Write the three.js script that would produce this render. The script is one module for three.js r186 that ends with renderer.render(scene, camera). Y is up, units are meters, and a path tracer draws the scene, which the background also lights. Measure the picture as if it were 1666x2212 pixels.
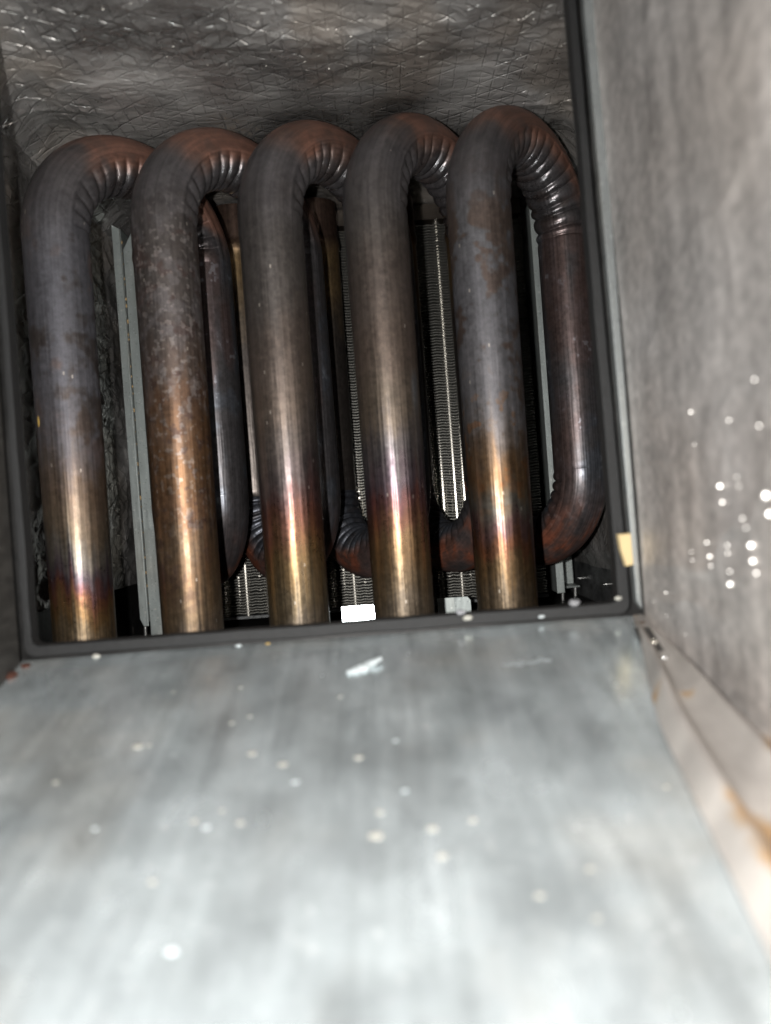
import * as THREE from 'three';
import { mergeGeometries } from 'three/addons/utils/BufferGeometryUtils.js';
import { RoundedBoxGeometry } from 'three/addons/geometries/RoundedBoxGeometry.js';

// ---------------------------------------------------------------- camera, light, exposure
const scene = new THREE.Scene();
scene.background = new THREE.Color(0x000000);
const FPX = 1703, CX = 833, CY = 1106, ROLL = 0.0733;          // photograph measured on a 1666 x 2212 grid
const camera = new THREE.PerspectiveCamera(2 * Math.atan(CY / FPX) * 180 / Math.PI, 771 / 1024, 0.01, 10);
camera.position.set(0, 0, 0);
camera.rotation.z = -ROLL;
camera.focus = 0.76;
camera.userData.fStop = 3.6;
scene.add(camera);

const renderer = new THREE.WebGLRenderer({ antialias: true });
renderer.toneMapping = THREE.LinearToneMapping;
renderer.toneMappingExposure = 1.0;
renderer.shadowMap.enabled = true;

const FLASH = new THREE.Vector3(-0.041, 0.006, -0.004);
const flash = new THREE.PointLight(new THREE.Color(1.0, 0.985, 0.965), 1.78);
flash.position.copy(FLASH);
flash.castShadow = true;
flash.shadow.radius = 0.22;
flash.shadow.mapSize.set(2048, 2048);
flash.shadow.camera.near = 0.02; flash.shadow.camera.far = 3;
scene.add(flash);

// ---------------------------------------------------------------- helpers
function mulberry(a) { return () => { a |= 0; a = a + 0x6D2B79F5 | 0; let t = Math.imul(a ^ a >>> 15, 1 | a); t = t + Math.imul(t ^ t >>> 7, 61 | t) ^ t; return ((t ^ t >>> 14) >>> 0) / 4294967296; }; }
const { clamp, lerp } = THREE.MathUtils;
const ss = (a, b, x) => { const t = clamp((x - a) / (b - a), 0, 1); return t * t * (3 - 2 * t); };
function hash2(x, y, s) { let h = Math.imul(x, 374761393) + Math.imul(y, 668265263) + Math.imul(s, 2246822519) | 0; h = Math.imul(h ^ h >>> 13, 1274126177); return ((h ^ h >>> 16) >>> 0) / 4294967296; }
function vn(x, y, s, px = 0) {                                  // value noise, x may be periodic
  const xi = Math.floor(x), yi = Math.floor(y), fx = x - xi, fy = y - yi, u = fx * fx * (3 - 2 * fx), v = fy * fy * (3 - 2 * fy);
  const w = (i) => px ? ((i % px) + px) % px : i;
  const a = hash2(w(xi), yi, s), b = hash2(w(xi + 1), yi, s), c = hash2(w(xi), yi + 1, s), d = hash2(w(xi + 1), yi + 1, s);
  return a + (b - a) * u + (c - a) * v + (a - b - c + d) * u * v;
}
function fbm(x, y, s, o = 4, px = 0) { let r = 0, a = 0.5, t = 0; for (let i = 0; i < o; i++) { r += a * vn(x, y, s + i * 17, px); t += a; x *= 2; y *= 2; px *= 2; a *= 0.5; } return r / t; }
const names = {};
function numbered(n) { if (names[n] === undefined) { names[n] = 0; return n; } names[n]++; return n + '_' + String(names[n]).padStart(3, '0'); }
const sh = (m) => { m.castShadow = true; m.receiveShadow = true; return m; };
function part(name, geo, mat, parent) { const m = sh(new THREE.Mesh(geo, mat)); m.name = name; parent.add(m); return m; }
function tag(o, label, category, group) { o.userData.label = label; o.userData.category = category; if (group) o.userData.group = group; return o; }
function single(name, geo, mat, label, category, group) { const m = sh(new THREE.Mesh(geo, mat)); m.name = numbered(name); scene.add(m); return tag(m, label, category, group); }
function thing(name, label, category, group) { const g = new THREE.Group(); g.name = numbered(name); scene.add(g); return tag(g, label, category, group); }
function structure(name, geo, mat, label, category) { const m = sh(new THREE.Mesh(geo, mat)); m.name = name; m.userData = { kind: 'structure', label, category }; scene.add(m); return m; }
const cR = Math.cos(ROLL), sR = Math.sin(ROLL);
function un(px, py) { const x = px - CX, y = py - CY; return [x * cR - y * sR, x * sR + y * cR]; }
function P(px, py, d) { const [x, y] = un(px, py); return new THREE.Vector3(x / FPX * d, -y / FPX * d, -d); }   // pixel at a known distance
function gridGeo(nu, nv, f) {                                   // f(i/nu, j/nv) -> [x,y,z,u,v]
  const pos = [], uv = [], idx = [];
  for (let j = 0; j <= nv; j++) for (let i = 0; i <= nu; i++) { const r = f(i / nu, j / nv); pos.push(r[0], r[1], r[2]); uv.push(r[3], r[4]); }
  for (let j = 0; j < nv; j++) for (let i = 0; i < nu; i++) { const a = j * (nu + 1) + i, b = a + 1, c = a + nu + 1, d = c + 1; idx.push(a, b, d, a, d, c); }
  const g = new THREE.BufferGeometry();
  g.setAttribute('position', new THREE.Float32BufferAttribute(pos, 3)); g.setAttribute('uv', new THREE.Float32BufferAttribute(uv, 2)); g.setIndex(idx); g.computeVertexNormals();
  return g;
}
const bx = (w, h, d, x, y, z) => { const g = new THREE.BoxGeometry(w, h, d); g.translate(x, y, z); return g; };
const toS = (c) => c <= 0.0031308 ? 12.92 * c : 1.055 * Math.pow(c, 1 / 2.4) - 0.055;
function dataTex(w, h, fn, srgb) {                              // fn(i, j, out) out in 0..1
  const d = new Uint8Array(w * h * 4), o = [0, 0, 0];
  for (let j = 0; j < h; j++) for (let i = 0; i < w; i++) { fn(i, j, o); const k = (j * w + i) * 4; d[k] = clamp(o[0], 0, 1) * 255; d[k + 1] = clamp(o[1], 0, 1) * 255; d[k + 2] = clamp(o[2], 0, 1) * 255; d[k + 3] = 255; }
  const t = new THREE.DataTexture(d, w, h, THREE.RGBAFormat); t.magFilter = THREE.LinearFilter; t.minFilter = THREE.LinearMipmapLinearFilter; t.generateMipmaps = true;
  t.wrapS = t.wrapT = THREE.RepeatWrapping; if (srgb) t.colorSpace = THREE.SRGBColorSpace; t.needsUpdate = true; return t;
}

// ---------------------------------------------------------------- materials shared by the setting
// foil-faced insulation: dusty aluminium foil over a thread scrim. One texture covers 0.6 m.
const FW = 1536, FM = 0.66;
const foilH = new Float32Array(FW * FW), foilD = new Float32Array(FW * FW), foilT = new Float32Array(FW * FW);
for (let j = 0; j < FW; j++) for (let i = 0; i < FW; i++) {
  const x = i / FW * FM, y = j / FW * FM, k = j * FW + i;
  const wob = 0.0022 * (fbm(x * 60, y * 60, 3, 2) - 0.5);
  const near = (d, p) => { const m = ((d % p) + p) % p; return Math.min(m, p - m); };
  const keep = ss(0.25, 0.6, vn(x * 170, y * 170, 41)) * (0.4 + 0.6 * vn(x * 20, y * 20, 43));
  const ta = near(x + wob, 0.0112), tb = near(y * 0.86 + x * 0.50 + wob, 0.0170), tc = near(y * 0.86 - x * 0.50 - wob, 0.0170);
  const t = Math.max(Math.exp(-((ta / 0.00045) ** 2)) * 0.7, Math.exp(-((tb / 0.00055) ** 2)), Math.exp(-((tc / 0.00055) ** 2))) * keep;
  const cr = 1 - Math.abs(2 * fbm(x * 55 + 3 * fbm(x * 30, y * 30, 8, 2), y * 110, 12, 3) - 1);
  const cell = fbm(x * 260, y * 260, 20, 2);
  foilT[k] = t; foilH[k] = 0.60 * t + 0.24 * Math.pow(cr, 4) + 0.16 * cell;
  foilD[k] = fbm(x * 14, y * 22, 60, 4);
}
const foilMap = dataTex(FW, FW, (i, j, o) => {
  const k = j * FW + i, d = foilD[k], g = hash2(i, j, 5), br = ss(0.52, 0.72, fbm(i / FW * 9, j / FW * 9, 77, 3));
  let v = 0.57 + 0.24 * (d - 0.5) + 0.05 * (g - 0.5) - 0.10 * foilT[k];
  o[0] = v * (1 + 0.02 * br); o[1] = v * (0.982 - 0.01 * br); o[2] = v * (0.965 - 0.04 * br);
}, true);
const foilRough = dataTex(FW, FW, (i, j, o) => { const k = j * FW + i, s = hash2(i >> 1, j >> 1, 91); o[0] = 0; o[1] = 0.31 + 0.30 * (foilD[k] - 0.4) - (s > 0.99 ? 0.25 : 0); o[2] = 0.74 - 0.5 * (foilD[k] - 0.45); });
const foilBump = dataTex(FW, FW, (i, j, o) => { o[0] = o[1] = o[2] = foilH[j * FW + i]; });
const foilMat = (c, bump, rough = 1) => new THREE.MeshStandardMaterial({ map: foilMap, color: c, roughnessMap: foilRough, roughness: rough, metalnessMap: foilRough, metalness: 1, bumpMap: foilBump, bumpScale: bump, side: THREE.DoubleSide });

// foil sheets: real folds and creases in the mesh
function fold(x, y, s) {
  const wx = x + 0.02 * (fbm(x * 18, y * 18, s + 5, 2) - 0.5), wy = y + 0.03 * (fbm(x * 12, y * 12, s + 9, 2) - 0.5);
  const r1 = 1 - Math.abs(2 * fbm(wx * 11, wy * 19, s, 3) - 1), r2 = 1 - Math.abs(2 * fbm(wx * 22, wy * 30, s + 31, 2) - 1);
  return 0.55 * Math.pow(r1, 6) + 0.20 * Math.pow(r2, 5) + 0.5 * (fbm(wx * 8, wy * 8, s + 61, 2) - 0.5);
}

function crease(x, y, s) { const a = 1 - Math.abs(2 * fbm(x * 34 + 2 * vn(x * 20, y * 20, s), y * 52, s, 2) - 1), b = 1 - Math.abs(2 * fbm(x * 60, y * 90 + x * 40, s + 7, 2) - 1); return Math.pow(a, 5) + 0.6 * Math.pow(b, 5); }
// chamber extents
const ZG = -0.50, TUBE_Z = -0.645, CEIL = 0.356, XL = -0.292, XR = 0.224, ZB = -1.12, FLOOR = -0.122;
const mCeil = foilMat(0xffffff, 0.0022), mWallFoil = mCeil;
mCeil.metalness = 0.95;
// ceiling: the sheet turns down into the corners at both sides
structure('ceiling_insulation', gridGeo(420, 400, (u, v) => {
  const x = lerp(XL, XR, u), z = lerp(-0.5165, ZB, v);
  const e = Math.min(x - XL, XR - x), sag = 0.022 * Math.pow(1 - ss(0, 0.045, e), 2.0);
  const flat = 1 - 0.75 * ss(0.58, 0.66, -z) * ss(0.05, 0.12, x - XL) * ss(0.05, 0.10, XR - x);
  return [x, CEIL - sag - 0.0048 * flat * fold(x, z, 201) - 0.0013 * flat * crease(x, z, 260), z, x + 0.32, -z - 0.48];
}), mCeil, 'dusty silver foil insulation with thread grid above the tube bends', 'insulation');
for (const m of [mCeil]) for (const k of ['map', 'roughnessMap', 'bumpMap']) if (m[k]) { m[k] = m[k].clone(); m[k].repeat.set(1 / FM, 1 / FM); m[k].needsUpdate = true; }
structure('chamber_wall_left', gridGeo(170, 160, (u, v) => {
  const z = lerp(-0.5165, ZB, u), y = lerp(-0.062, CEIL, v);
  const b = 0.006 * ss(0.06, 0, y + 0.062);
  return [XL + 0.006 * fold(y, z, 330) - b + 0.002 * Math.pow(1 - Math.abs(2 * fbm(y * 70, z * 45, 12, 2) - 1), 4), y, z, -z - 0.48, y + 0.1];
}), mWallFoil, 'dark crinkled foil insulation beside the grey tube end of the row', 'insulation');
structure('chamber_wall_right', gridGeo(170, 160, (u, v) => {
  const z = lerp(-0.5165, ZB, u), y = lerp(-0.078, CEIL, v);
  const b = 0.008 * ss(0.02, 0, y + 0.078);
  return [XR - 0.006 * fold(y, z, 430) + b, y, z, -z - 0.48, y + 0.1];
}), mWallFoil, 'grey foil insulation behind the tube with a visible return leg', 'insulation');

// dark painted steel of the cabinet
const steelNoise = dataTex(512, 512, (i, j, o) => { const a = fbm(i / 14, j / 14, 5, 3), b = fbm(i / 90, j / 90, 9, 3), g = hash2(i, j, 2); o[0] = o[1] = o[2] = 0.45 + 0.35 * (b - 0.5) + 0.3 * (a - 0.5) + 0.10 * (g - 0.5); }, true);
steelNoise.repeat.set(6, 6);
const mDark = new THREE.MeshStandardMaterial({ color: 0x4a4846, map: steelNoise, roughness: 0.5, metalness: 0.45, bumpMap: steelNoise, bumpScale: 0.0004 });
const mBare = new THREE.MeshStandardMaterial({ color: 0xa8aaaa, map: steelNoise, roughness: 0.42, metalness: 0.25, bumpMap: steelNoise, bumpScale: 0.0003 });
structure('chamber_floor', bx(0.56, 0.004, 0.612, -0.034, FLOOR - 0.002, -0.823), mDark, 'dark steel pan under the tubes', 'floor');
structure('chamber_back', bx(0.56, 0.51, 0.004, -0.034, 0.115, ZB - 0.004), mDark, 'dark steel back of the chamber', 'wall');
structure('side_panel_right', bx(0.003, 0.5, 0.60, XR + 0.014, 0.125, -0.8225), mBare, 'bare grey steel side panel below the foil', 'wall');
structure('side_panel_left', bx(0.003, 0.5, 0.60, XL - 0.014, 0.125, -0.8225), mDark, 'dark steel side panel behind the foil', 'wall');
{ // front of the cabinet around the opening
  const s = new THREE.Shape([[-0.33, -0.15], [0.27, -0.15], [0.27, 0.42], [-0.33, 0.42]].map((p) => new THREE.Vector2(...p)));
  s.holes.push(new THREE.Path([[-0.2325, -0.0705], [0.1460, -0.0705], [0.1412, 0.357], [-0.2325, 0.357]].map((p) => new THREE.Vector2(...p))));
  const g = new THREE.ExtrudeGeometry(s, { depth: 0.003, bevelEnabled: false }); g.translate(0, 0, -0.5155);
  structure('cabinet_front', g, mDark, 'black steel front of the cabinet around the opening', 'panel');
}

// ---------------------------------------------------------------- black rubber gasket round the opening
{
  const mRub = new THREE.MeshStandardMaterial({ color: 0x0d0d0e, map: steelNoise, roughness: 0.72, metalness: 0.0, bumpMap: steelNoise, bumpScale: 0.0012 });
  const rr = (pts, r, Cls) => { const sh2 = new Cls(); const n = pts.length; for (let i = 0; i < n; i++) { const p = new THREE.Vector2(...pts[i]), a = new THREE.Vector2(...pts[(i + n - 1) % n]), b = new THREE.Vector2(...pts[(i + 1) % n]); const p1 = p.clone().add(a.sub(p).setLength(r)), p2 = p.clone().add(b.sub(p).setLength(r)); if (i === 0) sh2.moveTo(p1.x, p1.y); else sh2.lineTo(p1.x, p1.y); sh2.quadraticCurveTo(p.x, p.y, p2.x, p2.y); } sh2.closePath(); return sh2; };
  const wob = (pts, r2, Cls, sd) => { const q = rr(pts, r2, THREE.Shape).getSpacedPoints(420).slice(0, -1); return new Cls(q.map((p, i) => new THREE.Vector2(p.x + 0.0011 * (fbm(i / 9, 2, sd, 3) - 0.5), p.y + 0.0011 * (fbm(i / 9, 7, sd + 4, 3) - 0.5)))); };
  const o = wob([[-0.2342, -0.0748], [0.1502, -0.0748], [0.1430, 0.376], [-0.2342, 0.376]], 0.007, THREE.Shape, 3);
  o.holes.push(wob([[-0.2308, -0.0690], [0.1440, -0.0690], [0.1396, 0.354], [-0.2308, 0.354]], 0.006, THREE.Path, 9));
  const g = new THREE.ExtrudeGeometry(o, { depth: 0.0095, bevelEnabled: true, bevelThickness: 0.0014, bevelSize: 0.0007, bevelSegments: 3, curveSegments: 8 });
  g.translate(0, 0, ZG - 0.0107);
  single('rubber_gasket', g, mRub, 'glossy black rubber gasket framing the opening around the tubes', 'gasket');
}

// ---------------------------------------------------------------- galvanized plate, duct walls
const PY0 = -0.0775;
const DIR = new THREE.Vector3(0.0514, -0.2616, 1);
const PN = new THREE.Vector3(0, 1, 0.2616).normalize();
function onPlate(px, py, lift = 0) { const q = P(px, py, 1); const t = (PY0 + 0.2616 * ZG) / (q.y + 0.2616 * q.z); return q.multiplyScalar(t).addScaledVector(PN, lift); }
const plateY = (z) => PY0 - 0.2616 * (z - ZG);
const edgeCurve = new THREE.CatmullRomCurve3([[0.1516, -0.495], [0.1424, -0.451], [0.1243, -0.3767], [0.1180, -0.326], [0.1141, -0.2907], [0.1103, -0.2543], [0.107, -0.217], [0.105, -0.12]].map(([x, z]) => new THREE.Vector3(x, plateY(z), z)));
const edgePts = edgeCurve.getPoints(200);
function edgeX(z) { for (let i = 1; i < edgePts.length; i++) if (edgePts[i].z >= z) { const a = edgePts[i - 1], b = edgePts[i], t = (z - a.z) / (b.z - a.z); return lerp(a.x, b.x, t); } return edgePts[200].x; }
const PW = 1024, PM = 0.5;
const galvMap = dataTex(PW, PW, (i, j, o) => {
  const x = i / PW * PM, y = j / PW * PM;
  const sp = fbm(x * 120, y * 90, 7, 3), big = fbm(x * 16, y * 12, 15, 3), st = fbm(x * 190, y * 9, 23, 3), g = hash2(i, j, 3);
  const dark = ss(0.60, 0.74, fbm(x * 130, y * 8, 33, 3)) * ss(0.40, 0.62, fbm(x * 11, y * 14, 37, 2));
  const spk = hash2(i >> 1, j >> 1, 131), spk2 = hash2(i >> 2, j >> 2, 137);
  let v = 0.88 + 0.05 * (big - 0.5) + 0.08 * (sp - 0.5) + 0.13 * (st - 0.5) + 0.06 * (g - 0.5) - 0.07 * dark + (spk > 0.985 ? 0.16 : spk < 0.01 ? -0.2 : 0) + (spk2 > 0.996 ? 0.15 : 0);
  const tan = 0.5 * ss(0.4, 0.9, fbm(x * 24, y * 24, 51, 3));
  o[0] = v * (0.945 + 0.05 * tan); o[1] = v * 0.985; o[2] = v * (0.995 - 0.045 * tan);
}, true);
const galvRough = dataTex(512, 512, (i, j, o) => { const x = i / 512 * PM, y = j / 512 * PM; o[0] = 0; o[1] = 0.23 + 0.12 * (fbm(x * 60, y * 40, 71, 3) - 0.5); o[2] = 0.78 + 0.2 * (fbm(x * 30, y * 30, 73, 3) - 0.5); });
const galvBump = dataTex(512, 512, (i, j, o) => { const x = i / 512 * PM, y = j / 512 * PM; o[0] = o[1] = o[2] = 0.6 * fbm(x * 40, y * 30, 81, 3) + 0.4 * fbm(x * 300, y * 60, 83, 2); });
for (const t of [galvMap, galvRough, galvBump]) t.repeat.set(1 / PM, 1 / PM);
const mGalv = new THREE.MeshStandardMaterial({ map: galvMap, roughnessMap: galvRough, roughness: 1, metalnessMap: galvRough, metalness: 1, bumpMap: galvBump, bumpScale: 0.0002 });
structure('galvanized_floor_plate', mergeGeometries([0, 1].map((k) => gridGeo(60, 80, (u, v) => {
  const z = lerp(-0.5005, -0.11, v), x0 = -0.2368 + 0.0514 * (z - ZG), x = lerp(x0, edgeX(z), u);
  return [x, plateY(z) + 0.0008 * (fbm(x * 14, z * 14, 5, 2) - 0.5) - 0.0012 * k, z, x + 0.26, z + 0.501];
}))), mGalv, 'smeared grey galvanized sheet steel plate in front of the opening', 'plate');
// folded flange between plate and duct wall
const wallX = (z) => 0.1562 + 0.0514 * (z - ZG);
const flangeTan = dataTex(512, 512, (i, j, o) => {
  const b = fbm(i / 60, j / 60, 7, 3), g = hash2(i, j, 8), r = 0.85 * ss(0.54, 0.74, fbm(i / 46, j / 70, 29, 4));
  const v = 0.60 + 0.20 * (b - 0.5) + 0.04 * (g - 0.5);
  o[0] = v * lerp(1, 0.95, r); o[1] = v * lerp(0.965, 0.74, r); o[2] = v * lerp(0.93, 0.50, r);
}, true);
flangeTan.repeat.set(5, 5);
const mFlange = new THREE.MeshStandardMaterial({ map: flangeTan, roughness: 0.45, metalness: 0.35, bumpMap: galvBump, bumpScale: 0.0008, side: THREE.DoubleSide });
structure('folded_duct_flange', gridGeo(28, 90, (u, v) => {
  const z = lerp(-0.4985, -0.11, v), a = edgeX(z) - 0.0015, b = wallX(z) + 0.001, x = lerp(a, b, u), w = b - a;
  const big = ss(0, 0.10, z - ZG);
  const h = 0.0006 + big * (0.0100 * Math.exp(-(((u - 0.17) / 0.12) ** 2)) + 0.0070 * Math.exp(-(((u - 0.76) / 0.12) ** 2))) * ss(0, 0.08, u) + 0.0008 * ss(0, 0.06, u);
  return [x, plateY(z) + h * 1.03 + 0.0006 * fbm(x * 60, z * 40, 3, 2), z + h * 0.26, x, z];
}), mFlange, 'folded pale metal flange with tan stains beside the plate', 'flange');

const DW = 768, ductMap = dataTex(DW, DW, (i, j, o) => {           // dusty liner facing: soft streaks and fine mottle
  const x = i / DW * FM, y = j / DW * FM, st = fbm(x * 75, y * 10, 5, 3), bl = fbm(x * 26, y * 20, 9, 3), fi = fbm(x * 230, y * 230, 14, 2), g = hash2(i, j, 6), br = fbm(x * 12, y * 12, 19, 2);
  const v = 0.74 + 0.26 * (st - 0.5) + 0.10 * (bl - 0.5) + 0.16 * (fi - 0.5) + 0.03 * (g - 0.5);
  o[0] = v; o[1] = v * (0.972 - 0.03 * (br - 0.5)); o[2] = v * (0.95 - 0.06 * (br - 0.5));
}, true), ductBump = dataTex(DW, DW, (i, j, o) => {
  const x = i / DW * FM, y = j / DW * FM; o[0] = o[1] = o[2] = 0.45 * fbm(x * 180, y * 60, 25, 3) + 0.35 * fbm(x * 60, y * 45, 29, 2) + 0.20 * vn(x * 40, y * 420, 33);
});
for (const t of [ductMap, ductBump]) t.repeat.set(1 / FM, 1 / FM);
const mDuct = new THREE.MeshStandardMaterial({ map: ductMap, roughness: 0.52, metalness: 0.8, bumpMap: ductBump, bumpScale: 0.0008, side: THREE.DoubleSide });
mCeil.metalnessMap = mCeil.roughnessMap; mWallFoil.metalnessMap = mWallFoil.roughnessMap;

structure('duct_wall_right', gridGeo(200, 240, (u, v) => {
  const t = lerp(0.008, 0.50, u), z = ZG + t, y = lerp(plateY(z) - 0.003, 0.42, v);
  const top = 0.0045 * ss(0.0, 0.33, y);
  return [wallX(z) - top * (1 - t * 2) - 0.003 * (fold(z, y, 530) - 0.25) * ss(0, 0.04, t), y, z, z + 0.50, y + 0.24];
}), mDuct, 'foil-faced duct liner wall, pale and close, right of the opening', 'duct wall');
const weave = dataTex(512, 512, (i, j, o) => { const a = Math.sin(i * Math.PI / 4), b = Math.sin(j * Math.PI / 4), v = 0.5 + 0.22 * a * b + 0.3 * (fbm(i / 40, j / 16, 3, 3) - 0.5) + 0.15 * (hash2(i, j, 4) - 0.5); o[0] = v; o[1] = v * 0.98; o[2] = v * 0.95; }, true); weave.repeat.set(8, 8);
const mWeave = new THREE.MeshStandardMaterial({ color: 0x5c5a58, map: weave, roughness: 0.55, metalness: 0.1, bumpMap: weave, bumpScale: 0.001, side: THREE.DoubleSide });   // black woven facing
structure('duct_wall_left', gridGeo(120, 200, (u, v) => {
  const t = lerp(0.004, 0.40, u), z = ZG + t, y = lerp(plateY(z) - 0.003, 0.42, v);
  return [-0.2365 + 0.0514 * t + 0.0016 * fold(z, y, 630) * ss(0, 0.05, t), y, z, z + 0.50, y + 0.24];
}), mWeave, 'dark woven duct liner wall left of the opening', 'duct wall');
{ // pale metal edge trim of the duct liner
  const s = new THREE.Shape([[0.1530, -0.0674], [0.1553, -0.0717], [0.1528, 0.37], [0.1462, 0.37]].map((p) => new THREE.Vector2(...p)));
  const g = new THREE.ExtrudeGeometry(s, { depth: 0.006, bevelEnabled: true, bevelSize: 0.0006, bevelThickness: 0.0006, bevelSegments: 2 }); g.translate(0, 0, -0.4985);
  single('edge_trim', g, new THREE.MeshStandardMaterial({ map: galvMap, color: 0x7c7a78, roughness: 0.5, metalness: 0.4 }), 'narrow pale metal trim strip between gasket and foil duct wall', 'trim');
}

// ---------------------------------------------------------------- the five serpentine tubes
const RT = 0.025, DX1 = 0.0964, DZ1 = 0.115, DX2 = -0.076, DZ2 = 0.115;
const R1 = Math.hypot(DX1, DZ1) / 2, R2 = Math.hypot(DX2, DZ2) / 2, YT = 0.2455, YL = 0.027;
const e1 = new THREE.Vector3(DX1, 0, -DZ1).normalize(), e2 = new THREE.Vector3(DX2, 0, -DZ2).normalize(), UP = new THREE.Vector3(0, 1, 0);
const L0 = YT - FLOOR + 0.004, L1 = Math.PI * R1, L2 = YT - YL, L3 = Math.PI * R2, L4 = 0.317, LT = L0 + L1 + L2 + L3 + L4;
const S1 = L0, S2 = L0 + L1, S3 = S2 + L2, S4 = S3 + L3;
const Bup = UP.clone().cross(e1);                                // B of the first half, constant
const N3 = e1.clone().negate(), T3 = UP.clone().negate(), B3 = T3.clone().cross(N3);
const DEL = Math.atan2(e2.dot(B3), e2.dot(N3));
function frame(s, X0) {
  const p = new THREE.Vector3(), T = new THREE.Vector3(), N = new THREE.Vector3();
  const base = new THREE.Vector3(X0, FLOOR - 0.004, TUBE_Z);
  let tw = 0;
  if (s <= S1) { p.copy(base).addScaledVector(UP, s); T.copy(UP); N.copy(e1); }
  else if (s <= S2) { const a = (s - S1) / R1; p.set(X0, YT, TUBE_Z).addScaledVector(e1, R1 - R1 * Math.cos(a)).addScaledVector(UP, R1 * Math.sin(a)); T.copy(e1).multiplyScalar(Math.sin(a)).addScaledVector(UP, Math.cos(a)); N.copy(e1).multiplyScalar(Math.cos(a)).addScaledVector(UP, -Math.sin(a)); }
  else if (s <= S3) { p.set(X0 + DX1, YT - (s - S2), TUBE_Z - DZ1); T.copy(T3); N.copy(N3); }
  else if (s <= S4) { const a = (s - S3) / R2; p.set(X0 + DX1, YL, TUBE_Z - DZ1).addScaledVector(e2, R2 - R2 * Math.cos(a)).addScaledVector(UP, -R2 * Math.sin(a)); T.copy(e2).multiplyScalar(Math.sin(a)).addScaledVector(UP, -Math.cos(a)); N.copy(e2).multiplyScalar(Math.cos(a)).addScaledVector(UP, Math.sin(a)); tw = DEL; }
  else { p.set(X0 + DX1 + DX2, YL + (s - S4), TUBE_Z - DZ1 - DZ2); T.copy(UP); N.copy(e2).negate(); tw = DEL; }
  return { p, T, N, B: T.clone().cross(N), tw };
}
function tubeGeo(s0, s1, rings, X0, seed, end) {
  const NA = 96, pos = [], uv = [], idx = [];
  for (let j = 0; j <= rings; j++) {
    const s = clamp(lerp(s0, s1, j / rings), s0 + 1e-6, s1 - 1e-6), f = frame(s, X0);
    for (let i = 0; i <= NA; i++) {
      const ph = i / NA * 2 * Math.PI, a = ph - f.tw;
      let r = RT * (s < S1 ? lerp(0.975, 1.05, s / S1) : s < S2 ? lerp(1.05, 1.0, ss(0, 0.3, (s - S1) / L1)) : s < S3 ? lerp(1.0, 1.02, (s - S2) / L2) : 1.02) + 0.00022 * (fbm(i / NA * 4, s * 14, seed, 2, 4) - 0.5);
      const wr = (sa, len, n, sd) => {
        const t = (s - sa) / len; if (t < -0.06 || t > 1.06) return 0;
        const c = Math.cos(a), w = ss(-0.06, 0.34, c), endw = ss(-0.05, 0.06, t) * ss(1.05, 0.94, t);
        const q = t * n + 0.35 * (vn(t * n, sd, 9) - 0.5) + 0.06 * Math.sin(a * 3 + sd), sn = Math.abs(Math.sin(Math.PI * q)), pr = Math.pow(sn, 0.55);
        const am = 0.0036 * (0.7 + 0.6 * vn(Math.floor(q) * 1.7, sd, 23));
        return endw * (-am * w * (1 - pr) + 0.0010 * w + 0.0010 * Math.exp(-(((c + 0.02) / 0.06) ** 2)));
      };
      r += wr(S1, L1, 17, seed + 1) + wr(S3, L3, 17, seed + 2);
      if (end) { const c = (s - (s1 - 0.045)) / 0.005; r += 0.0016 * Math.exp(-c * c); }
      const d = f.N.clone().multiplyScalar(Math.cos(a)).addScaledVector(f.B, Math.sin(a));
      pos.push(f.p.x + d.x * r, f.p.y + d.y * r, f.p.z + d.z * r); uv.push(i / NA, s / LT);
    }
  }
  for (let j = 0; j < rings; j++) for (let i = 0; i < NA; i++) { const a = j * (NA + 1) + i, b = a + 1, c = a + NA + 1, d = c + 1; idx.push(a, b, d, a, d, c); }
  const g = new THREE.BufferGeometry(); g.setAttribute('position', new THREE.Float32BufferAttribute(pos, 3)); g.setAttribute('uv', new THREE.Float32BufferAttribute(uv, 2)); g.setIndex(idx); g.computeVertexNormals();
  const nn = g.attributes.normal;                                // close the seam
  for (let j = 0; j <= rings; j++) { const a = j * (NA + 1), b = a + NA; const n = new THREE.Vector3(nn.getX(a) + nn.getX(b), nn.getY(a) + nn.getY(b), nn.getZ(a) + nn.getZ(b)).normalize(); nn.setXYZ(a, n.x, n.y, n.z); nn.setXYZ(b, n.x, n.y, n.z); }
  return g;
}
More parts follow.
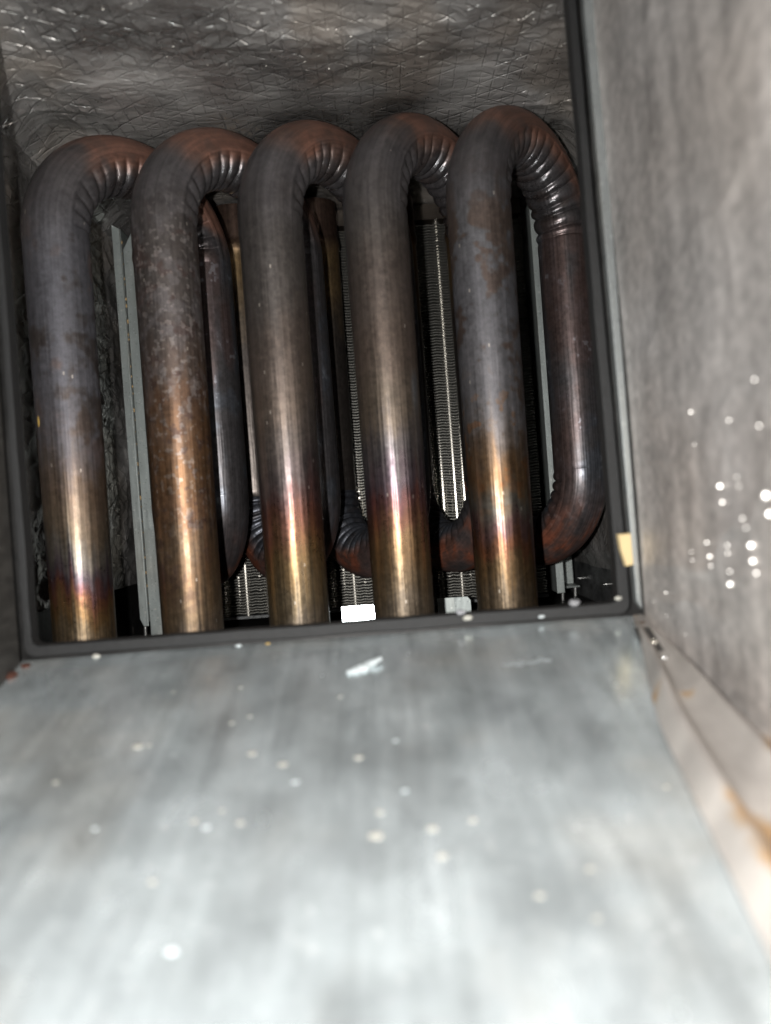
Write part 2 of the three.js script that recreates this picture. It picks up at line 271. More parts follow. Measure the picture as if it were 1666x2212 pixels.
// heat tint of the inlet leg, bottom to top: [height in m, r, g, b, roughness, metalness]
const H = (px, py) => -un(px, py)[1] / FPX * 0.645;
const tints = [
  // tube beside the left foil wall
  (y) => [[H(200, 1400), 168, 150, 122, .36], [H(195, 1330), 172, 146, 104, .32], [H(190, 1285), 176, 128, 66, .29], [H(188, 1255), 160, 92, 56, .28], [H(185, 1235), 126, 72, 76, .28], [H(183, 1210), 108, 98, 114, .29], [H(180, 1170), 150, 148, 138, .31], [H(178, 1120), 156, 138, 112, .35], [H(172, 1020), 142, 116, 92, .40], [H(165, 930), 110, 96, 90, .46], [H(150, 820), 96, 92, 94, .50], [H(140, 640), 88, 87, 90, .54], [H(130, 480), 84, 82, 82, .56]],
  (y) => [[H(430, 1370), 160, 142, 120, .40], [H(428, 1290), 166, 138, 100, .35], [H(420, 1220), 158, 120, 80, .35], [H(410, 1160), 160, 128, 92, .36], [H(405, 1090), 150, 104, 66, .38], [H(400, 1020), 152, 104, 60, .38], [H(395, 930), 150, 100, 58, .38], [H(385, 840), 134, 94, 66, .42], [H(380, 780), 116, 98, 88, .48], [H(370, 680), 104, 100, 100, .52], [H(360, 500), 96, 94, 94, .54], [H(355, 430), 82, 82, 84, .55]],
  (y) => [[H(650, 1350), 164, 150, 126, .36], [H(645, 1280), 170, 148, 106, .31], [H(640, 1220), 176, 138, 78, .28], [H(635, 1170), 160, 106, 62, .28], [H(630, 1120), 142, 80, 62, .28], [H(625, 1080), 120, 80, 80, .30], [H(622, 1030), 112, 102, 106, .33], [H(618, 960), 124, 116, 112, .36], [H(610, 860), 130, 116, 104, .40], [H(600, 760), 118, 106, 98, .44], [H(590, 640), 100, 99, 98, .48], [H(585, 520), 92, 93, 94, .50], [H(580, 430), 86, 86, 88, .50]],
  (y) => [[H(875, 1330), 166, 150, 124, .36], [H(870, 1270), 168, 142, 102, .31], [H(862, 1200), 170, 128, 76, .28], [H(856, 1150), 150, 90, 62, .28], [H(850, 1100), 124, 70, 74, .28], [H(846, 1055), 104, 90, 108, .30], [H(842, 1000), 120, 118, 124, .33], [H(835, 900), 138, 124, 106, .38], [H(825, 780), 124, 108, 96, .42], [H(815, 640), 110, 100, 94, .46], [H(805, 500), 96, 94, 92, .50], [H(800, 420), 84, 84, 84, .52]],
  (y) => [[H(1098, 1310), 160, 138, 104, .36], [H(1095, 1250), 166, 128, 76, .31], [H(1090, 1200), 162, 92, 54, .29], [H(1085, 1160), 128, 88, 88, .29], [H(1080, 1110), 148, 146, 134, .32], [H(1075, 1050), 156, 112, 66, .36], [H(1070, 960), 134, 112, 92, .42], [H(1060, 850), 110, 104, 102, .48], [H(1045, 650), 104, 102, 104, .52], [H(1035, 500), 98, 96, 94, .54], [H(1030, 430), 82, 80, 80, .54]],
];
function stops(t, y) { if (y <= t[0][0]) return t[0].slice(1); for (let i = 1; i < t.length; i++) if (y <= t[i][0]) { const f = ss(0, 1, (y - t[i - 1][0]) / (t[i][0] - t[i - 1][0])); return t[i].slice(1).map((c, k) => lerp(t[i - 1][k + 1], c, f)); } return t[t.length - 1].slice(1); }
const mixc = (a, b, t) => [lerp(a[0], b[0], t), lerp(a[1], b[1], t), lerp(a[2], b[2], t)];
const TW = 256, TH = 2048;
function tubeMats(i) {
  const tab = tints[i](), ORM = new Float32Array(TW * TH * 2);
  const map = dataTex(TW, TH, (ix, iy, o) => {
    const u = ix / TW, s = (iy + 0.5) / TH * LT, S = 100 + i * 50;
    const n1 = fbm(u * 8, s * 46, S, 4, 8), n2 = fbm(u * 16, s * 100, S + 3, 3, 16), n3 = fbm(u * 32, s * 200, S + 6, 2, 32), g = hash2(ix, iy, S);
    const line = vn(u * 128, s * 5, S + 9, 128), line2 = vn(u * 40, s * 9, S + 11, 40);
    let c, ro, me = 0.82;
    if (s < S1 + L1 * 0.16) {
      const y = s + FLOOR - 0.004 + 0.028 * (n1 - 0.5) + 0.020 * (line2 - 0.5) + 0.010 * (line - 0.5) - 0.010 * Math.sin(u * 2 * Math.PI + 1.2 * i);
      const q = stops(tab, y); c = mixc([q[0], q[1], q[2]], [108, 93, 84], 0.42).map((v) => v * 0.68); ro = q[3] + 0.03;
      const up = ss(0.02, 0.10, y);
      if (i === 0) { // slate film with a ragged edge on one flank
        const b = ss(-0.02, 0.03, 0.22 * (fbm(u * 3, s * 7, S + 21, 2, 3) - 0.46) + (y - 0.085) * 0.6 + 0.12 * (n1 - 0.5) + 0.09 * (n2 - 0.5) + 0.05 * (n3 - 0.5)); c = mixc(c, [88, 90, 98], 0.6 * b * up); ro += 0.05 * b * up;
        c = mixc(c, [92, 66, 54], 0.35 * ss(0.55, 0.75, n1) * up);
      }
      if (i === 1) { // flaked, speckled oxide
        const f = ss(0.50, 0.60, n2) * ss(0.0, 0.03, y + 0.13), n4 = fbm(u * 48, s * 300, S + 44, 2, 48), d = ss(0.50, 0.68, 0.55 * fbm(u * 24, s * 150, S + 40, 3, 24) + 0.45 * n1 + 0.25 * (n4 - 0.5)) * ss(-0.09, 0.02, y);
        c = mixc(c, [98, 94, 96], 0.4 * f * ss(0.0, 0.16, y)); c = mixc(c, [60, 46, 42], 0.65 * d); c = mixc(c, [122, 116, 113], 0.5 * ss(0.62, 0.72, n4) * ss(-0.05, 0.06, y)); ro += 0.08 * d;
      }
      if (i === 3) { const b = ss(0.52, 0.66, fbm(u * 6, s * 14, S + 20, 3, 6)) * ss(0.02, 0.10, y); c = mixc(c, [88, 92, 98], 0.7 * b); }
      if (i === 4) { // blue grey patch down the middle with brown flanks
        const b = ss(-0.10, 0.16, 1.6 * (fbm(u * 4, s * 5, S + 21, 2, 4) - 0.5) + 0.9 * (n1 - 0.5) + 0.8 * (n2 - 0.5) + 0.5 * (n3 - 0.5)) * ss(0.02, 0.07, y); c = mixc(c, [88, 70, 61], 0.45 * (1 - b) * ss(0.03, 0.10, y)); c = mixc(c, [92, 94, 100], 0.55 * b); ro += 0.06 * b;
        const ru = ss(0.63, 0.70, n2) * ss(-0.03, 0.02, y) * ss(0.12, 0.05, y); c = mixc(c, [104, 68, 42], 0.6 * ru);
      }
      const gr = fbm(u * 64, s * 420, S + 71, 2, 64);
      const k = 1 + 0.12 * (n1 - 0.5) + (0.34 - 0.18 * up) * (line - 0.5) + 0.16 * (n3 - 0.5) + 0.22 * (gr - 0.5) + 0.08 * (g - 0.5);
      c = c.map((v) => v * k); ro += 0.10 * (n2 - 0.5) + 0.08 * (line - 0.5) + 0.10 * (gr - 0.5); me = lerp(0.80, 0.72, up);
      const t2 = clamp((s - S1 + 0.03) / (0.03 + L1 * 0.16), 0, 1), bend = ss(0, 1, clamp(t2 + 2.4 * (n1 - 0.5) * t2 * (1 - t2), 0, 1));
      c = mixc(c, [68 * k, 65 * k, 66 * k], bend); ro = lerp(ro, 0.48, bend); me = lerp(me, 0.5, bend);
      const sp = hash2(ix >> 1, iy >> 2, S + 77) > 0.9985 ? 1 : 0; c = mixc(c, [160, 152, 142], sp * 0.7);
    } else {
      const a = u * 2 * Math.PI - (s >= S3 ? DEL : 0), out = -Math.cos(a), gr = fbm(u * 64, s * 420, S + 71, 2, 64);
      const grey = [78, 75, 76], rust = [96, 66, 54], dark = [64, 52, 47], blue = [78, 80, 85];
      const legCol = () => { let q = mixc(grey, blue, ss(0.45, 0.65, n1)); const rr = ss(0.50, 0.68, fbm(u * 5, s * 6, S + 55, 3, 5) + 0.25 * (n1 - 0.5)); q = mixc(q, [88, 62, 54], 0.5 * rr); q = mixc(q, [140, 143, 150], 0.5 * ss(0.66, 0.72, n3) * ss(0.55, 0.7, n1)); return q; };
      if (s < S2) {
        const t = (s - S1) / L1, j0 = ss(0.16, 0.32, t + 0.5 * (n1 - 0.5) * (t - 0.16) / 0.24), j1 = ss(1.0, 0.86, t);
        const rr = ss(-0.45, 0.25, out + 0.8 * (n1 - 0.5) + 0.5 * Math.sin(Math.PI * clamp(t, 0, 1)) - 0.2);
        c = mixc(grey, rust, rr * 0.9); c = mixc(c, dark, 0.4 * ss(0.52, 0.68, fbm(u * 8, s * 60, S + 30, 3, 8)));
        c = mixc([68, 65, 66], c, j0); c = mixc(legCol(), c, j1);
        ro = lerp(0.48, lerp(0.30, 0.50, rr), j0); me = lerp(0.5, lerp(0.7, 0.3, rr), j0); ro = lerp(0.40, ro, j1); me = lerp(0.7, me, j1);
      } else if (s < S3) { c = legCol(); ro = 0.40; me = 0.7; }
      else if (s < S4) {
        const d = (s - S3) / 0.10, ent = ss(0, 1, clamp(d + 1.8 * (n1 - 0.5) * d + 0.8 * (line2 - 0.5) * Math.min(d, 0.5), 0, 1)), rr = ss(-0.55, 0.1, out + 0.5 * (n1 - 0.5));
        let q = mixc([72, 74, 80], [106, 63, 48], rr * (0.55 + 0.5 * ss(0.35, 0.65, n1))); q = mixc(q, [52, 47, 46], 0.5 * ss(0.52, 0.70, n2));
        c = mixc(legCol(), q, ent); ro = lerp(0.40, 0.48, rr * ent); me = lerp(0.7, 0.3, rr * ent);
      } else { const t = (s - S4) / L4; c = mixc([80, 74, 70], [128, 106, 76], ss(0.45, 0.8, t + 0.2 * (n1 - 0.5))); c = mixc(c, [80, 64, 56], ss(0.80, 0.9, t + 0.1 * (n1 - 0.5))); ro = 0.36; me = 0.8; }
      const k = 1 + 0.18 * (n1 - 0.5) + 0.24 * (line - 0.5) + 0.16 * (n3 - 0.5) + 0.22 * (gr - 0.5) + 0.08 * (g - 0.5); c = c.map((v) => v * k); ro += 0.10 * (n2 - 0.5) + 0.08 * (gr - 0.5);
    }
    ORM[(iy * TW + ix) * 2] = ro; ORM[(iy * TW + ix) * 2 + 1] = me;
    o[0] = c[0] / 255; o[1] = c[1] / 255; o[2] = c[2] / 255;
  }, true);
  const orm = dataTex(TW, TH, (ix, iy, o) => { const k = (iy * TW + ix) * 2; o[0] = vn(ix / 2, iy / TH * 40, i + 7, 128) * 0.55 + 0.45 * fbm(ix / 8, iy / 10, i + 31, 3, 32); o[1] = ORM[k]; o[2] = ORM[k + 1]; });
  return new THREE.MeshStandardMaterial({ map, roughnessMap: orm, metalnessMap: orm, roughness: 1, metalness: 1, bumpMap: orm, bumpScale: 0.00022 });
}
const tubeX = [-0.2525, -0.1637, -0.0765, 0.0095, 0.0942];
const tubeLabel = [
  'slate grey serpentine tube beside the left foil wall, violet band low down',
  'speckled, flaking brown and orange serpentine tube behind the black gasket',
  'smooth grey-brown serpentine tube with red band above straw coloured foot, between two darker tubes',
  'grey-brown serpentine tube with blue and crimson band, left of the finned strip',
  'blistered blue-grey serpentine tube whose whole return leg shows beside the gasket',
];
tubeX.forEach((X, i) => {
  const t = thing('heat_exchanger_tube', tubeLabel[i], 'tube', 'serpentine heat exchanger tubes'), m = tubeMats(i), sd = 900 + i * 13;
  part('inlet_leg', tubeGeo(0, S1, 90, X, sd), m, t);
  part('upper_bend', tubeGeo(S1, S2, 230, X, sd), m, t);
  part('return_leg', tubeGeo(S2, S3, 60, X, sd), m, t);
  part('lower_bend', tubeGeo(S3, S4, 200, X, sd), m, t);
  part('rear_leg', tubeGeo(S4, LT, 90, X, sd, true), m, t);
});

// ---------------------------------------------------------------- finned coil behind the tubes
{
  const coil = thing('finned_coil', 'silver coil of stacked wavy fins on upright tubes behind the dark tubes', 'coil');
  const mFin = new THREE.MeshStandardMaterial({ color: 0x7c7a74, roughness: 0.45, metalness: 0.9, side: THREE.DoubleSide });
  const mCu = new THREE.MeshStandardMaterial({ color: 0xb0aca3, roughness: 0.22, metalness: 0.95 });
  const x0 = -0.222, x1 = 0.182, zf = -0.918, NX = 148;
  const wave = (x) => { const t = x / 0.0105, f = t - Math.floor(t); return 0.00055 * (Math.abs(f - 0.5) * 4 - 1); };
  const pos = [], idx = [], pr = [[0, 0.00022], [0, -0.00022], [-0.05, -0.00022], [-0.05, 0.00022]];
  for (let i = 0; i <= NX; i++) { const x = lerp(x0, x1, i / NX); for (const [z, y] of pr) pos.push(x, y + wave(x), zf + z); }
  for (let i = 0; i < NX; i++) for (let k = 0; k < 4; k++) { const a = i * 4 + k, b = i * 4 + (k + 1) % 4, c = a + 4, d = b + 4; if (k === 2) continue; idx.push(a, b, d, a, d, c); }
  let g = new THREE.BufferGeometry(); g.setAttribute('position', new THREE.Float32BufferAttribute(pos, 3)); g.setIndex(idx); g = g.toNonIndexed(); g.computeVertexNormals();
  const rnd = mulberry(5), pitch = 0.0033, n = Math.floor((0.334 + 0.106) / pitch);
  for (let k = 0; k < n; k++) { const f = part('fin', g, mFin, coil); f.position.set(0.0004 * (rnd() - 0.5), -0.106 + k * pitch + 0.0006 * (rnd() - 0.5), 0.0016 * (rnd() - 0.5)); f.rotation.z = 0.0022 * (rnd() - 0.5); }
  const tg = new THREE.CylinderGeometry(0.0050, 0.0050, 0.452, 20, 1);
  for (let r = 0; r < 2; r++) for (let k = 0; k < 15; k++) { const c = part('coil_tube', tg, mCu, coil); c.position.set(0.084 + (k - 11) * 0.0254 + r * 0.0127, 0.115, zf - 0.012 - r * 0.022); }
  part('top_header', bx(x1 - x0, 0.018, 0.06, (x0 + x1) / 2, 0.3445, zf - 0.028), new THREE.MeshStandardMaterial({ color: 0x6a5d50, roughness: 0.5, metalness: 0.6, map: steelNoise }), coil);
  part('foot_plate', bx(x1 - x0, 0.003, 0.06, (x0 + x1) / 2, -0.1105, zf - 0.028), mBare, coil);
}
// galvanized side casings of the coil
const mCase = new THREE.MeshStandardMaterial({ map: galvMap, color: 0xa6a6a2, roughness: 0.46, metalness: 0.5, bumpMap: galvBump, bumpScale: 0.0004 });
const mCaseDull = mCase;
{
  const c = thing('casing_channel', 'tall galvanized channel beside the coil, seen past the slate grey tube', 'channel');
  const X = -0.2785, z = -0.872;
  const ext = (pts, d, zz) => { const s = new THREE.Shape(pts.map((p) => new THREE.Vector2(...p))); const q = new THREE.ExtrudeGeometry(s, { depth: d, bevelEnabled: true, bevelSize: 0.0005, bevelThickness: 0.0005, bevelSegments: 2 }); q.translate(0, 0, zz); return q; };
  part('front_flange', ext([[X, -0.098], [X + 0.0035, -0.106], [X + 0.0080, -0.106], [X + 0.0075, 0.333], [X, 0.338]], 0.0012, z), mCase, c);
  part('web', bx(0.0012, 0.436, 0.13, X + 0.0078, 0.116, z - 0.066), mCaseDull, c);
  part('inner_panel', ext([[X + 0.0094, -0.118], [X + 0.040, -0.118], [X + 0.040, 0.366], [X + 0.0098, 0.312]], 0.0012, z - 0.005), mCaseDull, c);
  const seam = []; const rnd = mulberry(71);
  for (let k = 0; k < 34; k++) { const y = lerp(-0.09, 0.325, (k + rnd() * 0.9) / 34), s = 0.0005 + 0.0012 * rnd(); const q = new THREE.IcosahedronGeometry(s * 0.6, 0); q.scale(0.9, 0.6 + 2.8 * rnd(), 0.7); q.translate(X + 0.0088 + 0.0008 * (rnd() - 0.5), y, z - 0.002); seam.push(q); }
  part('sealant_bead', mergeGeometries(seam), new THREE.MeshStandardMaterial({ color: 0xa88a5c, roughness: 0.7 }), c);
}
{
  const c = thing('casing_strip', 'pale galvanized strip at the end of the coil beside the full return leg', 'channel');
  const a = P(1160, 560, 0.88).x, s = new THREE.Shape([[a - 0.0042, -0.104], [a + 0.0034, -0.104], [a + 0.0034, 0.334], [a - 0.0042, 0.334]].map((p) => new THREE.Vector2(...p)));
  const q = new THREE.ExtrudeGeometry(s, { depth: 0.0012, bevelEnabled: true, bevelSize: 0.0005, bevelThickness: 0.0005, bevelSegments: 2 }); q.translate(0, 0, -0.88);
  part('front_flange', q, mCase, c);
  part('web', bx(0.0012, 0.438, 0.12, a - 0.0035, 0.115, -0.943), mCaseDull, c);
  part('foot', bx(0.040, 0.0018, 0.030, a + 0.012, -0.1035, -0.94), mCase, c);
  part('foot_upright', bx(0.026, 0.042, 0.0015, a + 0.0185, -0.0815, -0.955), mCase, c);
}
// small bright plates standing on the pan behind the gasket
const mShiny = new THREE.MeshStandardMaterial({ map: galvMap, color: 0xf2f4f4, roughness: 0.22, metalness: 0.85, bumpMap: galvBump, bumpScale: 0.0002 });
function standPlate(px0, px1, py0, py1, d, label, tilt, mat) {
  const a = P(px0, py0, d), b = P(px1, py0, d), w = b.x - a.x, top = a.y, hgt = top - FLOOR;
  const s = new THREE.Shape(); s.moveTo(-w / 2, -hgt); s.lineTo(w / 2, -hgt); s.lineTo(w / 2, -0.004); s.lineTo(w / 2 - 0.003, 0); s.lineTo(-w / 2, 0); s.closePath();
  const g = new THREE.ExtrudeGeometry(s, { depth: 0.0014, bevelEnabled: true, bevelSize: 0.0003, bevelThickness: 0.0003, bevelSegments: 1 });
  const m = single('clip_plate', g, mat, label, 'plate'); m.position.set((a.x + b.x) / 2, top, -d);
  const c = new THREE.Vector3((a.x + b.x) / 2, (top - hgt * 0.2), -d), h = FLASH.clone().sub(c).normalize().add(c.clone().negate().normalize()).normalize();
  m.rotation.order = 'YXZ'; m.rotation.y = Math.atan2(h.x, h.z) * tilt; m.rotation.x = -Math.asin(h.y) * tilt; return m;
}
standPlate(738, 812, 1311, 1340, 0.83, 'mirror bright small metal plate between the grey-brown tubes', 1, mShiny);
standPlate(945, 1016, 1293, 1320, 0.83, 'small grey metal plate with a cut corner at the blistered tube foot', 0.35, mCase);

// ---------------------------------------------------------------- screws poking through the pan and side panel
{
  const prof = []; const n = 15;
  prof.push(new THREE.Vector2(0, 0.0135)); prof.push(new THREE.Vector2(0.0005, 0.0128));
  for (let k = 0; k < n; k++) { const y = 0.0118 - k * 0.0008, r = Math.min(1, 0.35 + k * 0.16); prof.push(new THREE.Vector2(0.0021 * r, y)); prof.push(new THREE.Vector2(0.0014 * r, y - 0.0004)); }
  prof.push(new THREE.Vector2(0.0016, -0.002)); prof.reverse();
  const sg = new THREE.LatheGeometry(prof, 14), mS = new THREE.MeshStandardMaterial({ color: 0xa9a9a6, roughness: 0.32, metalness: 0.9 });
  const mSd = new THREE.MeshStandardMaterial({ color: 0x4c4844, roughness: 0.5, metalness: 0.7 });
  const base = (px, py) => { const q = P(px, py, 1), t = FLOOR / q.y; return q.multiplyScalar(t); };
  const list = [[315, 1374, mS, 'bright pointed screw tip rising beside the tall galvanized channel foot', 1.15], [286, 1372, mSd, 'dark screw tip between the slate grey tube and the channel foot', 1],
    [775, 1349, mSd, 'dark screw tip in front of the mirror bright plate', 1], [968, 1331, mSd, 'dark screw tip in front of the cut-corner plate', 1],
    [1216, 1296, mS, 'bright threaded screw by the coil foot, nearer the blistered tube', 1.1], [1243, 1288, mS, 'bright threaded screw by the coil foot, nearer the side panel', 1.25], [1299, 1300, mSd, 'dark burred screw tip near the gasket corner', 1]];
  for (const [px, py, m, label, k] of list) { const o = single('sheet_metal_screw', sg, m, label, 'screw', 'screw tips on the pan'); o.position.copy(base(px, py)); o.scale.setScalar(k); o.rotation.set(0.06, 0, -0.05); }
  for (const [px, py, label] of [[1266, 1248, 'screw tip through the side panel, nearer the coil foot'], [1324, 1261, 'screw tip through the side panel, nearer the gasket']]) {
    const [ux] = un(px, py), o = single('sheet_metal_screw', sg, mS, label, 'screw', 'screw tips in the side panel'); o.position.copy(P(px, py, (XR + 0.0125) / ux * FPX)); o.rotation.z = Math.PI / 2; o.scale.setScalar(0.8);
  }
}

// ---------------------------------------------------------------- bits on the plate, the gasket and in the gap
function lump(seed, sx, sy, sz, detail = 2) { const g = new THREE.IcosahedronGeometry(1, detail), p = g.attributes.position, v = new THREE.Vector3(); for (let i = 0; i < p.count; i++) { v.fromBufferAttribute(p, i); const k = 0.62 + 0.76 * fbm(v.x * 1.6 + 9, v.y * 1.6 + v.z * 1.3 + 9, seed, 3); p.setXYZ(i, v.x * k * sx, v.y * k * sy, v.z * k * sz); } g.computeVertexNormals(); return g; }
const mGrit = new THREE.MeshStandardMaterial({ color: 0x8e8c84, roughness: 0.5 }), mCream = new THREE.MeshStandardMaterial({ color: 0xa8956f, roughness: 0.9 });
const mWhite = new THREE.MeshStandardMaterial({ color: 0x9da3a4, roughness: 0.5 }), mRust = new THREE.MeshStandardMaterial({ color: 0x7a3c1a, roughness: 0.9, map: steelNoise });
const mTanF = new THREE.MeshStandardMaterial({ color: 0x9a7f42, roughness: 0.6 });
{
  const pts = [[298, 1612, 3.2], [322, 1610, 1.6], [545, 1628, 2.8], [612, 1652, 3.2], [638, 1690, 2.6], [775, 1637, 2.6], [500, 1562, 1.8], [540, 1548, 1.6], [420, 1775, 2.0], [445, 1788, 2.2], [480, 1752, 1.8], [520, 1778, 2.2], [812, 1806, 3.4], [822, 1755, 2.2], [875, 1708, 1.8], [935, 1790, 2.8], [1022, 1772, 2.2], [955, 1850, 2.6], [330, 1905, 2.0], [372, 2055, 2.6], [1275, 1878, 2.0], [1165, 1935, 2.0], [1290, 1985, 2.0], [120, 1690, 1.8], [205, 1790, 1.6], [1440, 1700, 2.0], [520, 1485, 1.6], [375, 1495, 1.4], [735, 1505, 1.5], [855, 1600, 1.6]];
  pts.forEach(([px, py, s], k) => { const q = onPlate(px, py, 0), z = -q.z, w = s * 0.00062; const o = single('grit_fleck', lump(40 + k, w * 1.3, w * 0.22, w * 0.9, 1), k % 5 === 4 ? mWhite : mGrit, 'tiny pale grit fleck lying on the galvanized plate', 'fleck', 'grit flecks on the plate'); o.position.copy(q).addScaledVector(PN, w * 0.05); o.quaternion.setFromUnitVectors(UP, PN); });
}
{
  const q = onPlate(788, 1444), g = [], rnd = mulberry(3);
  for (let k = 0; k < 9; k++) { const t = k / 8 - 0.5, s = 0.0021 * (1.2 - Math.abs(t) * 1.1); const b = lump(70 + k, s * 1.3, s * (0.7 + 0.5 * rnd()), s * 1.2, 1); b.translate(t * 0.018, 0.0006 + 0.0022 * ss(0, 0.5, t), -0.012 * t + 0.003 * (rnd() - 0.5)); g.push(b); }
  const o = single('sealant_scrap', mergeGeometries(g), mWhite, 'torn scrap of white sealant stuck on the plate near the gasket', 'scrap'); o.position.copy(q); o.quaternion.setFromUnitVectors(UP, PN);
}
{
  const q = onPlate(1140, 1432), parts = [], rnd = mulberry(29);
  for (let k = 0; k < 16; k++) { const t = k / 15 - 0.5, w = 0.0016 + 0.0020 * rnd() * (1 - Math.abs(t)); const b = lump(500 + k, w * 1.6, 0.00022 + 0.00012 * rnd(), w * 0.55, 2); b.translate(t * 0.024 + 0.002 * (rnd() - 0.5), 0.00004 * k / 16, 0.005 * (rnd() - 0.5) - 0.004 * t); parts.push(b); }
  const o = single('sealant_smear', mergeGeometries(parts), mWhite, 'thin pale bluish sealant smear on the plate near the gasket corner', 'smear'); o.position.copy(q).addScaledVector(PN, 0.0001); o.quaternion.setFromUnitVectors(UP, PN);
  o.material = new THREE.MeshStandardMaterial({ color: 0x9aa1a3, roughness: 0.4, metalness: 0.3 });
}
const gasketBits = [[208, 1418, 0.0021, mGrit, 'white crumb on the gasket below the slate grey tube'], [578, 1392, 0.0014, mTanF, 'tan crumb on the gasket below the smooth grey-brown tube'], [515, 1396, 0.0016, mWhite, 'pale crumb on the gasket beside a tan crumb'], [1010, 1334, 0.0022, mGrit, 'pale lump on the gasket near the blistered tube'], [1170, 1332, 0.0014, mWhite, 'small pale crumb at the plate end of the gasket'], [995, 1322, 0.0022, new THREE.MeshStandardMaterial({ color: 0x77777a, roughness: 0.4 }), 'grey sealant lump on the gasket beside a pale lump'], [1242, 1302, 0.0028, new THREE.MeshStandardMaterial({ color: 0x6c6c6e, roughness: 0.35 }), 'grey sealant lump on the gasket near its corner'], [1335, 1292, 0.0018, mGrit, 'pale curl of sealant in the gasket corner']];
gasketBits.forEach(([px, py, s, m, label], k) => { const q = P(px, py, -ZG - 0.001); const o = single('crumb', lump(200 + k, s * 1.4, s * 0.8, s * 0.8, 1), m, label, 'crumb', 'crumbs on the gasket'); o.position.copy(q); });
{ // cream wedge in the gap
  const q = P(1355, 1186, 0.494), s = new THREE.Shape([[-0.0033, 0.0088], [0.0033, 0.0086], [0.0036, -0.0005], [0.0022, -0.0092], [-0.0012, -0.0094], [-0.0030, 0.0005]].map((p) => new THREE.Vector2(...p)));
  const g = new THREE.ExtrudeGeometry(s, { depth: 0.004, bevelEnabled: true, bevelSize: 0.0012, bevelThickness: 0.0014, bevelSegments: 4 });
  const o = single('foam_wedge', g, mCream, 'cream foam wedge stuck between gasket and foil duct wall', 'foam'); o.position.copy(q); o.position.z -= 0.004; o.rotation.z = 0.06;
}
{ // oval tan flake on the first tube
  const q = P(104, 911, 0.632), g = new THREE.SphereGeometry(1, 20, 12); g.scale(0.0021, 0.0052, 0.0008);
  const d = new THREE.Vector3(q.x - tubeX[0], 0, q.z - TUBE_Z).setLength(RT + 0.0001); const o = single('oval_flake', g, mTanF, 'small oval tan flake clinging to the slate grey tube', 'flake'); o.position.set(tubeX[0] + d.x, q.y, TUBE_Z + d.z); o.rotation.y = Math.atan2(d.x, d.z);
}
// rusted corners, rivet and hole plate at the flange
[[20, 1462, 0.0042, 'clump of orange rust where the left duct wall meets the plate'], [55, 1440, 0.0024, 'small rust crumb at the left gasket corner']].forEach(([px, py, s, label], k) => { const q = onPlate(px, py, 0.0004); const o = single('rust_clump', lump(300 + k, s * 1.1, s * 0.7, s * 1.1, 2), mRust, label, 'rust', 'rust clumps'); o.position.copy(q); });
{
  const q = onPlate(1388, 1349, 0.0012), o = single('rust_clump', lump(310, 0.0050, 0.0009, 0.0024, 2), new THREE.MeshStandardMaterial({ color: 0x7a5126, roughness: 0.85, map: steelNoise }), 'brown rust streak at the far end of the folded flange', 'rust', 'rust clumps'); o.position.copy(q);
  const t = thing('flange_clip', 'small dark metal clip plate at the far end of the folded flange', 'clip'), c = onPlate(1402, 1388, 0.0016);
  t.position.copy(c); { const fw = onPlate(1434, 1432).sub(onPlate(1384, 1346)).normalize(); t.quaternion.setFromRotationMatrix(new THREE.Matrix4().makeBasis(PN.clone().cross(fw).normalize(), PN, fw)); }
  part('plate', new RoundedBoxGeometry(0.010, 0.0014, 0.034, 2, 0.0005), new THREE.MeshStandardMaterial({ color: 0x9a9692, roughness: 0.35, metalness: 0.5, map: steelNoise }), t);
  const hole = new THREE.CylinderGeometry(0.0013, 0.0013, 0.0006, 16); part('hole', hole, new THREE.MeshStandardMaterial({ color: 0x0a0a0a, roughness: 0.9 }), t).position.set(0.0018, 0.0006, 0.004);
  const lip = new THREE.TorusGeometry(0.0019, 0.0006, 8, 20); lip.rotateX(Math.PI / 2); part('hole_lip', lip, new THREE.MeshStandardMaterial({ color: 0xd8d2c6, roughness: 0.2, metalness: 0.9 }), t).position.set(0.0018, 0.0008, 0.004);
  const rv = new THREE.SphereGeometry(0.0022, 20, 12, 0, Math.PI * 2, 0, Math.PI / 2); rv.scale(1, 0.6, 1);
  const r = single('rivet', rv, new THREE.MeshStandardMaterial({ color: 0xf0f0ee, roughness: 0.16, metalness: 0.95 }), 'shiny round rivet head on the folded flange', 'rivet'); r.position.copy(onPlate(1434, 1430, 0.0030)); r.quaternion.setFromUnitVectors(UP, PN);
}
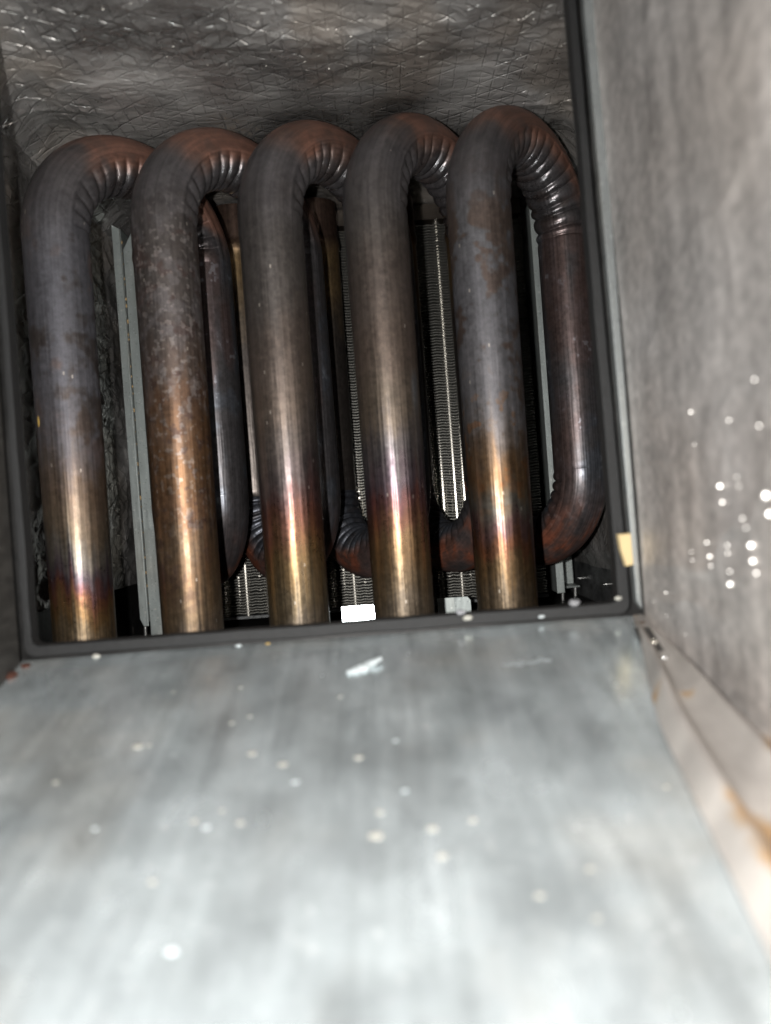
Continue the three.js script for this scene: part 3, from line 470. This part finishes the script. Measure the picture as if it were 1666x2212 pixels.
// added facets tilted to mirror the flash: dimples of the duct liner foil
{
  const rnd = mulberry(17), gs = [];
  const onWall = (px, py) => { const q = P(px, py, 1); let d = 0.4; for (let k = 0; k < 20; k++) d = (wallX(-d) - 0.0012) / q.x; return q.multiplyScalar(d); };
  const add = (px, py, s) => { const q = onWall(px, py), b = new THREE.SphereGeometry(s, 14, 10), h = FLASH.clone().sub(q).normalize().add(q.clone().negate().normalize()).normalize(); b.scale(1, 1, 0.35); b.applyQuaternion(new THREE.Quaternion().setFromUnitVectors(new THREE.Vector3(0, 0, 1), h)); b.translate(q.x, q.y, q.z); gs.push(b); };
  for (const [px, py, s] of [[1555, 1050, 9], [1560, 1085, 6], [1622, 1178, 10], [1626, 1212, 8], [1634, 1238, 5], [1577, 1262, 8], [1576, 1235, 4], [1527, 1172, 5], [1533, 1202, 6], [1535, 1222, 4], [1494, 1192, 3], [1496, 1210, 3], [1492, 890, 5], [1500, 960, 3], [1575, 908, 4], [1439, 1280, 4], [1655, 1070, 13], [1662, 1110, 10], [1571, 1178, 4], [1572, 1195, 4], [1592, 1030, 3], [1596, 1050, 3], [1604, 1120, 4], [1612, 1140, 4], [1630, 820, 4], [1640, 920, 4], [1570, 860, 3], [1440, 1330, 2], [1480, 1370, 2], [1412, 1300, 2]]) add(px, py, s * 0.00013);
  const m = structure('liner_glints', mergeGeometries(gs), new THREE.MeshStandardMaterial({ color: 0xf4f0ea, roughness: 0.46, metalness: 0.95 }), 'added facets mirroring the flash as dimples on the pale duct liner wall', 'glints'); m.userData.kind = 'stuff';
}
{ // tiny facets added on the ceiling foil, turned to glint in the flash
  const rnd = mulberry(61), gs = [];
  for (let k = 0; k < 60; k++) {
    const x = lerp(-0.23, 0.19, rnd()), z = lerp(-0.525, -0.63, Math.pow(rnd(), 1.6)), q = new THREE.Vector3(x, CEIL - 0.0042 * fold(x, z, 201) - 0.0009, z), w = 0.00022 + 0.00042 * rnd() * rnd();
    const h = FLASH.clone().sub(q).normalize().add(q.clone().negate().normalize()).normalize(), b = new THREE.SphereGeometry(w, 8, 6); b.scale(1.5, 0.8, 0.4); b.applyQuaternion(new THREE.Quaternion().setFromUnitVectors(new THREE.Vector3(0, 0, 1), h)); b.translate(q.x, q.y, q.z); gs.push(b);
  }
  const m = structure('foil_glints', mergeGeometries(gs), new THREE.MeshStandardMaterial({ color: 0xd0ccc4, roughness: 0.55, metalness: 0.95 }), 'tiny added facets on the ceiling foil, tilted to mirror the flash', 'foil'); m.userData.kind = 'stuff';
}
renderer.render(scene, camera);
